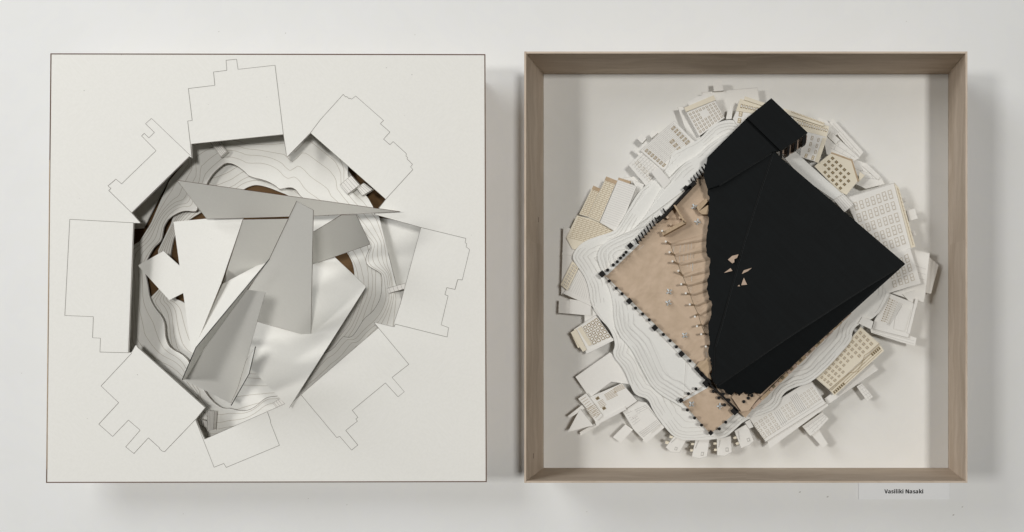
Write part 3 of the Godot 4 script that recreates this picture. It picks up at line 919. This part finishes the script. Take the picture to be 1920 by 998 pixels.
	courses(o, [1500, 777, 1480, 745, 1494, 736, 1514, 768], 31.0, 5, "etch", 0.32, 0, "pilaster_line")
	courses(o, [1436, 824, 1546, 754, 1540, 745, 1430, 815], 31.0, 2, "etch_soft", 0.3, 0)
	courses(o, [1508, 800, 1546, 775, 1552, 784, 1524, 814], 24.0, 3, "etch_soft", 0.3, 4)
	o = building("card_building", "warm cream facade with rows of brown windows right of the long white facade", "model building", G, 0.02, [
		["facade", [1530, 710, 1614, 613, 1650, 645, 1556, 732], 33.0, 2.5, "cream_card"],
		["attic", [1555, 731, 1649, 645, 1658, 658, 1565, 742], 31.0, 2.5, "cream_card"],
		["plate", [1546, 748, 1636, 680, 1647, 694, 1552, 760], 22.0, 2.5, "white_card"],
		["chimney", [1606.5, 725, 1616, 719, 1637, 744.5, 1626, 752], 20.0, 6.0, "white_card"]])
	windows(o, [1535, 710, 1614, 617, 1641, 644, 1557, 727], 33.0, 11, 4, 0.5, 0.58, "tan_line", "pale_frame", [Vector2i(5, 3), Vector2i(6, 3), Vector2i(4, 3)])
	windows(o, [1561, 735, 1582, 716, 1586, 721, 1565, 740], 31.0, 6, 1, 0.7, 0.8, "tan_frame", "pane_dark", [], false)
	windows(o, [1632, 664, 1649, 649, 1653, 655, 1637, 669], 31.0, 5, 1, 0.7, 0.8, "tan_frame", "pane_dark", [], false)
	courses(o, [1556, 732, 1649, 646, 1657, 657, 1565, 741], 31.0, 3, "tan_line", 0.5, 0)
	var gable := begin()
	ribbon(gable, poly([1555, 731, 1577, 712, 1592, 700, 1609, 697, 1617, 682, 1621, 667, 1630, 661, 1649, 644]), leaning(33.0), 0.55, 0.4)
	part("gable_line", gable, M.tan_line, o)
	courses(o, [1608, 724, 1616, 719, 1635, 744, 1627, 750], 20.0, 5, "etch_soft", 0.3, 2)
	# right side
	o = building("card_building", "white card hall with engraved columns and a stepped rail, right of the hill", "model building", G, 0.02, [
		["facade", [1640, 600, 1667, 549.6, 1712, 567, 1719, 578, 1704, 634, 1635, 617], 30.0, 2.5, "white_card"],
		["rail", [1632, 615, 1704, 629, 1719, 634, 1716, 649, 1690, 642, 1634, 624], 28.0, 4.0, "white_card"],
		["stair_strip", [1609.5, 606.5, 1617.5, 594, 1638, 603, 1634, 618], 39.0, 3.0, "white_card"],
		["roof", [1679, 596, 1692, 574, 1708, 580, 1696, 622, 1676, 617], 31.5, 1.8, "white_card"],
		["ridge", [1701, 625, 1706, 626, 1722, 562, 1717, 560], 32.0, 3.0, "white_card"]])
	windows(o, [1652, 603, 1660, 605, 1676, 562, 1668, 558], 30.0, 1, 11, 0.95, 0.5, "tan_frame", "white_card", [], false)
	windows(o, [1661, 606, 1668, 608, 1684, 566, 1677, 562], 30.0, 1, 11, 0.9, 0.5, "pale_frame", "white_card", [], false)
	courses(o, [1668, 612, 1694, 570, 1686, 566, 1662, 610], 30.0, 4, "etch_soft", 0.32, 0)
	courses(o, [1634, 617, 1716, 637, 1715, 648, 1634, 624], 28.0, 2, "etch_soft", 0.3, 0)
	o = building("card_building", "large pale facade of many paired windows at the black model's right corner", "model building", G, 0.01, [
		["facade", [1584, 372, 1678, 342, 1686, 352, 1717, 463, 1640, 492], 33.0, 2.5, "white_card"],
		["wing", [1640, 487, 1707, 466, 1727, 531.5, 1668, 549.5, 1655, 530], 34.5, 2.5, "white_card"],
		["roof_rail", [1677, 343, 1686, 352, 1717, 463, 1709, 465], 34.6, 3.0, "cream_card"],
		["dormer", [1700, 395, 1716, 391, 1721, 410, 1705, 415], 27.0, 5.0, "white_card"],
		["dormer", [1710, 434, 1715, 433, 1718, 441, 1712, 443], 27.0, 5.0, "white_card"],
		["dormer", [1692, 372, 1697, 371, 1699, 378, 1694, 379], 27.0, 5.0, "white_card"]])
	windows(o, [1597, 378, 1672, 352, 1702, 459, 1627, 485], 33.0, 7, 5, 0.62, 0.74, "pale_frame", "white_card")
	windows(o, [1662, 497, 1704, 473, 1719, 527, 1674, 542], 34.5, 4, 3, 0.6, 0.78, "pale_frame", "white_card")
	courses(o, [1679, 346, 1711, 463, 1715, 462, 1685, 353], 34.6, 1, "tan_line", 0.4, 14)
	o = building("card_building", "plain curved white card blocks behind the large pale facade's lower end", "model building", G, 0.0, [
		["plate", [1704, 466, 1744, 475, 1736, 552, 1718, 566, 1690, 556, 1672, 550, 1725, 532], 26.0, 2.0, "white_card"],
		["wing", [1740, 480, 1760, 497, 1746, 551, 1732, 548], 16.0, 2.0, "white_card"],
		["block", [1714, 545, 1736, 548, 1732, 567, 1712, 562], 27.5, 4.0, "white_card"],
		["ledge", [1693, 552, 1716, 544, 1713, 570, 1706, 566], 28.0, 2.0, "white_card"]])
	courses(o, [1714, 492, 1738, 500, 1734, 530, 1724, 528], 26.0, 3, "etch_soft", 0.3, 0)
	# upper right
	o = building("card_building", "gabled cream facade with square dark windows right of the black model's top", "model building", G, 0.02, [
		["facade", [1527, 312, 1559.5, 286, 1598, 300, 1610, 339, 1588, 366, 1574, 361], 35.0, 2.5, "cream_card"],
		["gable_edge", [1559, 285, 1598.5, 299, 1611, 340, 1608.5, 340, 1596.5, 301.5, 1558.5, 287.5], 35.8, 1.5, "tan_piece"],
		["side", [1612, 322, 1622, 329, 1606, 346, 1610, 339], 33.0, 2.0, "cream_card"]])
	windows(o, [1533, 315, 1576, 360, 1606, 333, 1561, 290], 35.0, 6, 4, 0.5, 0.5, "pane_dark", "tan_frame", [Vector2i(0, 0), Vector2i(5, 3)], false)
	o = building("card_building", "layered blank white cards stepping away behind the gabled cream facade", "model building", G, 0.0, [
		["plate", [1540, 235, 1562, 250, 1612, 296, 1598, 305, 1550, 290], 22.0, 2.0, "white_card"],
		["wing", [1561, 222, 1619.5, 285, 1608, 299, 1554, 232], 17.0, 2.0, "white_card"],
		["wing", [1597, 297, 1626, 307, 1651, 331, 1659, 345, 1624, 354, 1606, 346], 20.0, 2.0, "white_card"],
		["cap", [1536, 220, 1552, 227, 1570, 252, 1555, 262, 1530, 232], 19.0, 3.0, "white_card"],
		["block", [1558, 247, 1575, 262, 1567, 270, 1552, 256], 24.0, 3.0, "white_card"],
		["parapet", [1622, 309, 1650, 333, 1646, 337, 1618, 312], 21.5, 3.0, "white_card"]])
	courses(o, [1558, 236, 1610, 296, 1616, 288, 1562, 228], 17.0, 2, "etch_soft", 0.3, 2)
	courses(o, [1555, 282, 1600, 302, 1606, 294, 1562, 262], 22.0, 2, "etch_soft", 0.3, 3)
	courses(o, [1606, 340, 1652, 340, 1640, 326, 1602, 308], 20.0, 2, "etch_soft", 0.3, 2)
	o = building("card_building", "narrow cream facade with a toothed cornice half hidden by the black model", "model building", G, 0.0, [
		["facade", [1506, 245, 1551, 257, 1534.5, 305, 1500, 294], 37.0, 2.5, "white_card"],
		["frieze", [1484, 213, 1555, 237, 1550, 258, 1498, 243], 36.0, 2.5, "cream_card"],
		["cornice", [1470, 203, 1546, 230, 1544, 237, 1468, 212], 38.5, 4.0, "cream_card"],
		["side", [1543, 258, 1551, 258, 1535, 306, 1528, 303], 38.0, 2.0, "cream_card"]])
	windows(o, [1494, 234, 1551, 248, 1553, 242, 1494, 224], 36.0, 13, 1, 0.6, 0.9, "tan_frame", "white_card", [], false)
	windows(o, [1510, 286, 1534, 292, 1542, 258, 1518, 252], 37.0, 2, 3, 0.3, 0.6, "tan_frame", "white_card")
	windows(o, [1504, 294, 1529, 302, 1532, 293, 1507, 287], 37.0, 2, 1, 0.35, 0.9, "tan_line", "cream_card")
	courses(o, [1482, 213, 1546, 236, 1548, 231, 1484, 207], 38.5, 1, "tan_line", 0.4, 24)
	o = building("card_building", "small cream facade with brown windows tucked against the black model's left top", "model building", G, 0.0, [
		["facade", [1374, 223, 1381, 206, 1420, 214, 1398, 226, 1386, 240], 37.0, 2.5, "white_card"],
		["frieze", [1388, 185, 1432, 200, 1428, 215, 1380, 208], 38.0, 2.5, "cream_card"],
		["cornice", [1397, 180.5, 1440, 195, 1438, 201, 1395, 187], 40.0, 4.0, "cream_card"]])
	windows(o, [1387, 202, 1425, 210, 1428, 203, 1389, 194], 38.0, 8, 1, 0.65, 0.85, "tan_frame", "white_card", [], false)
	windows(o, [1382, 232, 1389, 233, 1394, 208, 1386, 207], 37.0, 1, 2, 0.8, 0.72, "tan_line", "cream_card")

# ------------------------------------------------------------------ the black model
func pavilion() -> void:
	var o := thing("black_model", "matt black folded roof model with a torn edge over a tan floor lined with posts", "architectural model", pt(1400, 520, 5.0))
	lean = 0.0
	var FL := 44.0
	# floor
	var st := begin()
	slab(st, poly([1130, 516, 1210, 440, 1320, 322, 1400, 235, 1430, 262, 1680, 497, 1596, 584, 1412, 766, 1398, 784, 1380, 768, 1335, 724, 1328, 716]), FL, 3.5)
	part("floor", st, M.tan_floor, o, "tan floor under the roof")
	var sa := begin()
	slab(sa, poly([1276, 750, 1327, 721, 1384, 770, 1332, 814]), FL, 3.5)
	part("annex_floor", sa, M.tan_floor, o, "tan floor of the small square annex")
	# pale margins of the floor between the posts
	for m in [[1130, 515, 1140, 522, 1330, 708, 1326, 718], [1129, 514, 1138, 517, 1200, 457, 1192, 452], [1276, 751, 1282, 753, 1328, 727, 1326, 721]]:
		var s := begin()
		slab(s, poly(m), FL + 0.5, 0.4)
		part("margin", s, M.terrain, o)
	# facets of the roof: outline and height of each corner
	var torn_l := [1326.5, 357, 1330, 372, 1328, 398, 1329, 420, 1326, 436, 1324.5, 462, 1326, 478, 1331, 486, 1330, 515, 1327, 524, 1326, 542, 1330, 562, 1335, 566, 1334, 590, 1329, 604, 1328, 622, 1331, 640, 1329, 662, 1333, 676, 1335, 690, 1334, 704, 1337, 716]
	var p0 := poly(torn_l)
	var p := PackedVector2Array()
	var rng := RandomNumberGenerator.new()
	rng.seed = 11
	for i in p0.size() - 1:
		for k in 4:
			var v := p0[i].lerp(p0[i + 1], k / 4.0)
			p.append(v + Vector2(rng.randf_range(-1.6, 1.2), rng.randf_range(-0.5, 0.5)))
	p.append(p0[p0.size() - 1])
	var lf := PackedVector2Array(p)
	lf.append_array(poly([1345, 720, 1347, 640, 1456, 286, 1450, 278, 1331, 345]))
	var hs := []
	for v in lf:
		hs.append(63.4 + 8.0 * clampf((v.x - 1326.0) / 120.0, 0.0, 1.0))
	roof(o, lf, hs, "left_facet")
	roof(o, poly([1450, 283, 1697, 494, 1345, 722, 1340, 721, 1342, 640]), [72.6, 66.6, 65.8, 65.8, 67.6], "main_facet")
	var torn_b := poly([1426, 740, 1416, 736, 1404, 741, 1396, 735, 1385, 741, 1378, 735, 1372, 742, 1362, 738, 1357, 731, 1347, 729, 1343, 724])
	var sf := poly([1345.5, 723, 1697, 496.5])
	var rev := PackedVector2Array([Vector2(1345, 716), Vector2(1694, 491), Vector2(1697.5, 495.5)])
	rev.append_array(torn_b)
	var hs2 := []
	for v in rev:
		var far := absf((v - Vector2(1345, 722)).dot(Vector2(227, 352).normalized()))
		hs2.append(64.6 - 0.17 * far)
	roof(o, rev, hs2, "lower_facet")
	roof(o, poly([1399.5, 222.5, 1404, 218, 1467, 279, 1461, 283.5, 1447, 285, 1347, 348, 1327, 355, 1324, 346, 1319, 328, 1322, 313, 1325, 305, 1326.5, 295]), [75, 75, 75, 75, 74, 70, 68, 68, 68, 69, 69, 70], "wing_roof")
	# the raised box at the top
	var bx := begin()
	slab(bx, poly([1446.5, 184, 1514.5, 248.5, 1464.5, 283, 1400.5, 221]), 82.0, 6.0)
	var raised := part("raised_roof", bx, M.black, o, "raised square black roof at the top")
	var groove := begin()
	ribbon(groove, poly([1404, 225, 1464, 284]), 75.2, 0.8, 0.4)
	part("ridge_line", groove, M.black_post, raised)
	for q in [[1513, 250, 1506, 255], [1496, 261, 1491, 264], [1482, 270, 1478, 273], [1468, 280, 1463, 283]]:
		var s := begin()
		slab(s, poly([q[0], q[1], q[2], q[3], q[2] - 1.5, q[3] + 18, q[0] - 1.5, q[1] + 18]), 60.0, 14.0)
		part("porch_post", s, M.black_post, o)
	var porch := begin()
	slab(porch, poly([1514, 254, 1512, 268, 1478, 291, 1462, 286, 1460, 270]), 46.5, 3.0)
	part("porch_floor", porch, M.rose_strip, o)
	# walls under the roof on the two hidden sides
	for w in [[1456, 296, 1688, 498, 1684, 501, 1452, 299], [1420, 724, 1660, 508, 1657, 505, 1417, 721]]:
		var s := begin()
		slab(s, poly(w), 50.0, 6.0)
		part("wall", s, M.black, o)
	# seams of the black sheet, with glints painted beside them in lighter grey
	var seam := begin()
	ribbon(seam, poly([1448, 290, 1424, 362, 1395, 455, 1370, 545, 1341, 650, 1339, 716]), [73.2, 72.0, 70.6, 69.4, 68.2, 66.6], 0.5, 0.3)
	ribbon(seam, poly([1692, 497, 1600, 553, 1490, 624, 1400, 686, 1347, 722]), [67.0, 66.9, 66.7, 66.5, 66.3], 0.5, 0.4)
	ribbon(seam, poly([1349, 347, 1395, 318, 1447, 286]), [70.8, 72.6, 74.6], 0.5, 0.4)
	part("seam", seam, M.black_post, o)
	var glint := begin()
	ribbon(glint, poly([1450.5, 290, 1426.5, 362, 1397.5, 455, 1372.5, 545, 1343.5, 650]), [73.2, 72.0, 70.6, 69.4, 68.2], 0.22, 0.35)
	ribbon(glint, poly([1692, 499, 1600, 555, 1490, 626, 1400, 688, 1347, 724]), [66.9, 66.8, 66.6, 66.4, 66.2], 0.22, 0.35)
	ribbon(glint, poly([1349, 349, 1395, 320, 1447, 288]), [70.8, 72.6, 74.6], 0.25, 0.45)
	part("painted_glint", glint, M.glint, o)
	for h in [[1365, 487, 1373, 480, 1385, 477, 1382, 484, 1377, 486, 1377, 492, 1373, 494], [1357.5, 512, 1370, 503, 1373.5, 508], [1391, 514, 1395, 507, 1410, 502.5, 1402, 509], [1390, 535, 1393, 526, 1395, 521, 1401, 534], [1383, 537, 1386, 534, 1388, 537]]:
		var s := begin()
		slab(s, poly(h), 70.4, 1.2)
		part("pale_fleck", s, M.rose_strip, o)
	# wall strip along the lower right edge
	for i in 11:
		var a := Vector2(1413, 768).lerp(Vector2(1598, 587), i / 11.0)
		var b := Vector2(1413, 768).lerp(Vector2(1598, 587), (i + 0.94) / 11.0)
		var n := Vector2(-0.67, -0.74) * 6.5
		var s := begin()
		slab(s, PackedVector2Array([a, b, b + n, a + n]), 47.5 + 0.3 * (i % 3), 3.0)
		part("wall_panel", s, M.rose_strip if i % 2 == 0 else M.tan_piece, o)
		if i > 1:
			var d := begin()
			slab(d, PackedVector2Array([a + n * 0.3 + (b - a) * 0.3, a + n * 0.3 + (b - a) * 0.6, a + n + (b - a) * 0.6, a + n + (b - a) * 0.3]), 48.6, 1.0)
			part("wall_opening", d, M.pane_dark, o)
	# torn fringe of the tan lining along the black edge
	var fr := begin()
	slab(fr, poly([1372, 745, 1379, 737, 1386, 743, 1394, 736, 1403, 744, 1415, 738, 1424, 744, 1404, 770, 1390, 772]), 50.0, 1.2)
	part("torn_lining", fr, M.tan_floor, o)
	var fr2 := begin()
	slab(fr2, poly([1303, 690, 1312, 678, 1322, 676, 1329, 668, 1331, 680, 1335, 692, 1330, 700, 1334, 712, 1318, 704]), 52.0, 1.2)
	part("torn_lining", fr2, M.tan_piece, o)
	# pillars and posts
	for q in [[1129, 514, 11], [1182, 461, 10], [1237, 410, 10], [1286, 353, 9], [1180, 565, 10], [1228, 615, 10], [1278, 664, 10], [1325, 719, 13], [1378, 771, 13], [1277, 751, 8], [1333, 812, 8], [1307, 692, 8], [1316, 702, 8]]:
		var s := begin()
		pin(s, Vector2(q[0], q[1]), FL, Vector2(q[0], q[1]), 54.0, q[2] * 0.42, 4, 0.75 + 0.785)
		part("pillar", s, M.black_post, o)
	var posts := [[1139.5, 506.5], [1150, 497], [1157.5, 491], [1163.5, 484], [1169.5, 478.5], [1174, 473], [1142.5, 527], [1155.5, 540.5], [1166.5, 551], [1192, 578], [1205, 589], [1217.5, 600], [1244, 627.5], [1256.5, 639], [1268.5, 650.5], [1294, 677], [1291, 738.5], [1305, 729.5], [1289, 769], [1302.5, 784], [1315.5, 797.5], [1349, 804.5], [1361, 792], [1337.5, 734.5], [1348, 746.5], [1359, 759.5], [1356, 739.5], [1367, 750.5], [1395, 753.5], [1403.5, 747], [1410, 742]]
	for q in posts:
		var s := begin()
		pin(s, Vector2(q[0], q[1]), FL, Vector2(q[0], q[1]), 53.0, 2.0, 8)
		part("post", s, M.black_post, o)
	# louvres along the upper left edge
	for i in 26:
		var t := i / 25.0
		var c := Vector2(1192, 452).lerp(Vector2(1322, 312), t)
		if c.distance_to(Vector2(1237, 410)) < 9.0 or c.distance_to(Vector2(1286, 353)) < 9.0 or (t > 0.42 and t < 0.70):
			continue
		var a := c + Vector2(-2.0, -5.0)
		var b := c + Vector2(3.0, 5.0)
		var s := begin()
		slab(s, PackedVector2Array([a, a + Vector2(2.4, -0.6), b + Vector2(2.4, -0.6), b]), 53.0, 8.5)
		part("louvre", s, M.black_post, o)
	for r in [[1240, 406, 1294, 348, 1298, 351, 1244, 409], [1288, 350, 1302, 338, 1306, 343, 1292, 356], [1310, 692, 1334, 716, 1330, 720, 1306, 697], [1328, 716, 1384, 770, 1382, 772, 1326, 718.5]]:
		var s := begin()
		slab(s, poly(r), 54.0, 9.0)
		part("beam", s, M.black_post, o)
	# inner columns, room walls and the little see-through figures
	var cols := [[1248.5, 453, 1257, 458], [1255.5, 473, 1264, 478], [1261, 490, 1271, 495], [1272, 508, 1280, 517], [1277.5, 533, 1287, 534], [1286, 550, 1294, 552], [1293.5, 571, 1301, 572], [1303, 594, 1309, 589], [1307, 612, 1315, 609], [1315, 627, 1322, 626], [1241.5, 433, 1245, 436], [1323.5, 650, 1327, 648]]
	for q in cols:
		var s := begin()
		pin(s, Vector2(q[2], q[3]), FL, Vector2(q[0], q[1]), 62.0, 1.15, 8)
		var c := part("column", s, M.tan_piece, o)
		var s2 := begin()
		pin(s2, Vector2(q[0], q[1]), 62.0, Vector2(q[0], q[1]), 63.0, 1.25, 8)
		part("cap", s2, M.white_card, c)
	# soft pleats of the floor sheet running from the columns to the torn edge
	for i in 10:
		var a := Vector2(cols[i][2], cols[i][3]) + Vector2(2, 1)
		var b := Vector2(1333, cols[i][3] - 14.0)
		if a.x > 1318.0:
			continue
		var s := begin()
		var n := (b - a).orthogonal().normalized()
		for k in 6:
			for m in 5:
				var c := []
				for e in [[k, m], [k + 1, m], [k + 1, m + 1], [k, m + 1]]:
					var u: float = e[0] / 6.0
					var w: float = e[1] / 5.0 * 2.0 - 1.0
					var p3 := a.lerp(b, u) + n * w * (4.0 + 4.0 * u)
					c.append(pt(p3.x, p3.y, FL - 0.2 + 3.0 * cos(w * PI * 0.5) * sin(PI * (0.12 + 0.8 * u))))
				quad(s, c[0], c[1], c[2], c[3], Vector3(0, 0, 1))
		part("pleat", s, M.tan_floor, o)
	var rail := begin()
	for i in 9:
		ribbon(rail, PackedVector2Array([Vector2(cols[i][2], cols[i][3]), Vector2(cols[i + 1][2], cols[i + 1][3])]), FL, 0.5, 0.3)
	part("floor_joint", rail, M.pane_dark, o)
	for w in [[1263, 385, 1266, 384, 1286, 416, 1283, 419], [1241, 436, 1283, 413, 1285, 419, 1243, 442], [1306, 388, 1325, 372, 1327, 378, 1310, 397], [1310, 397, 1328, 384, 1329, 402, 1316, 402]]:
		var s := begin()
		slab(s, poly(w), 58.0, 14.0)
		part("room_wall", s, M.tan_piece, o)
	for q in [[1252, 408], [1258, 421], [1275, 408]]:
		var s := begin()
		pin(s, Vector2(q[0] + 1, q[1] + 2), FL, Vector2(q[0], q[1]), 56.0, 1.5, 8)
		part("column", s, M.tan_floor, o)
	for q in [[1255, 547], [1253.5, 568], [1302, 388], [1308, 416], [1284, 629], [1297, 758], [1350, 762]]:
		var s := begin()
		for k in 4:
			var a: float = TAU * k / 4.0 + q[0] * 0.37
			var d := Vector2(cos(a), sin(a)) * 6.0
			var e := Vector2(-sin(a), cos(a)) * 1.3
			slab(s, PackedVector2Array([Vector2(q[0], q[1]) + d * 0.2 - e, Vector2(q[0], q[1]) + d - e, Vector2(q[0], q[1]) + d + e, Vector2(q[0], q[1]) + d * 0.2 + e]), [FL + 7.0, FL + 2.0, FL + 2.0, FL + 7.0], 1.0)
		part("glassy_cross", s, M.clear, o)
	var core := begin()
	slab(core, poly([1180, 516, 1400, 300, 1600, 490, 1390, 700]), 40.4, 35.0)
	part("core_block", core, M.white_card, o)

func roof(o: Node3D, p: PackedVector2Array, hs: Array, called: String) -> void:
	var st := begin()
	slab(st, p, hs, 3.0)
	part(called, st, M.black, o)

func name_card() -> void:
	var c := pt(1695, 921, 0.0)
	var o := thing("name_card", "small white name card on the wall below the wooden tray's lower right corner", "label", c)
	var st := begin()
	slab(st, poly([1610, 902, 1781, 902, 1781, 936.5, 1610, 936.5]), 1.4, 1.3)
	part("card", st, M.label, o)
	var tm := TextMesh.new()
	var sf := SystemFont.new()
	sf.font_names = PackedStringArray(["Droid Sans"])
	sf.font_weight = 700
	tm.font = sf
	tm.text = "Vasiliki Nasaki"
	tm.font_size = 32
	tm.pixel_size = 0.0002
	tm.depth = 0.0003
	var t := MeshInstance3D.new()
	t.name = "lettering"
	t.mesh = tm
	t.material_override = M.ink
	o.add_child(t)
	var w := tm.get_aabb().size.x
	var k := 72.5 * S0 / maxf(w, 0.001)
	t.scale = Vector3(k, k, 1)
	t.position = pt(1695, 921.5, 1.7) - c - Vector3(tm.get_aabb().get_center().x * k, tm.get_aabb().get_center().y * k, 0)
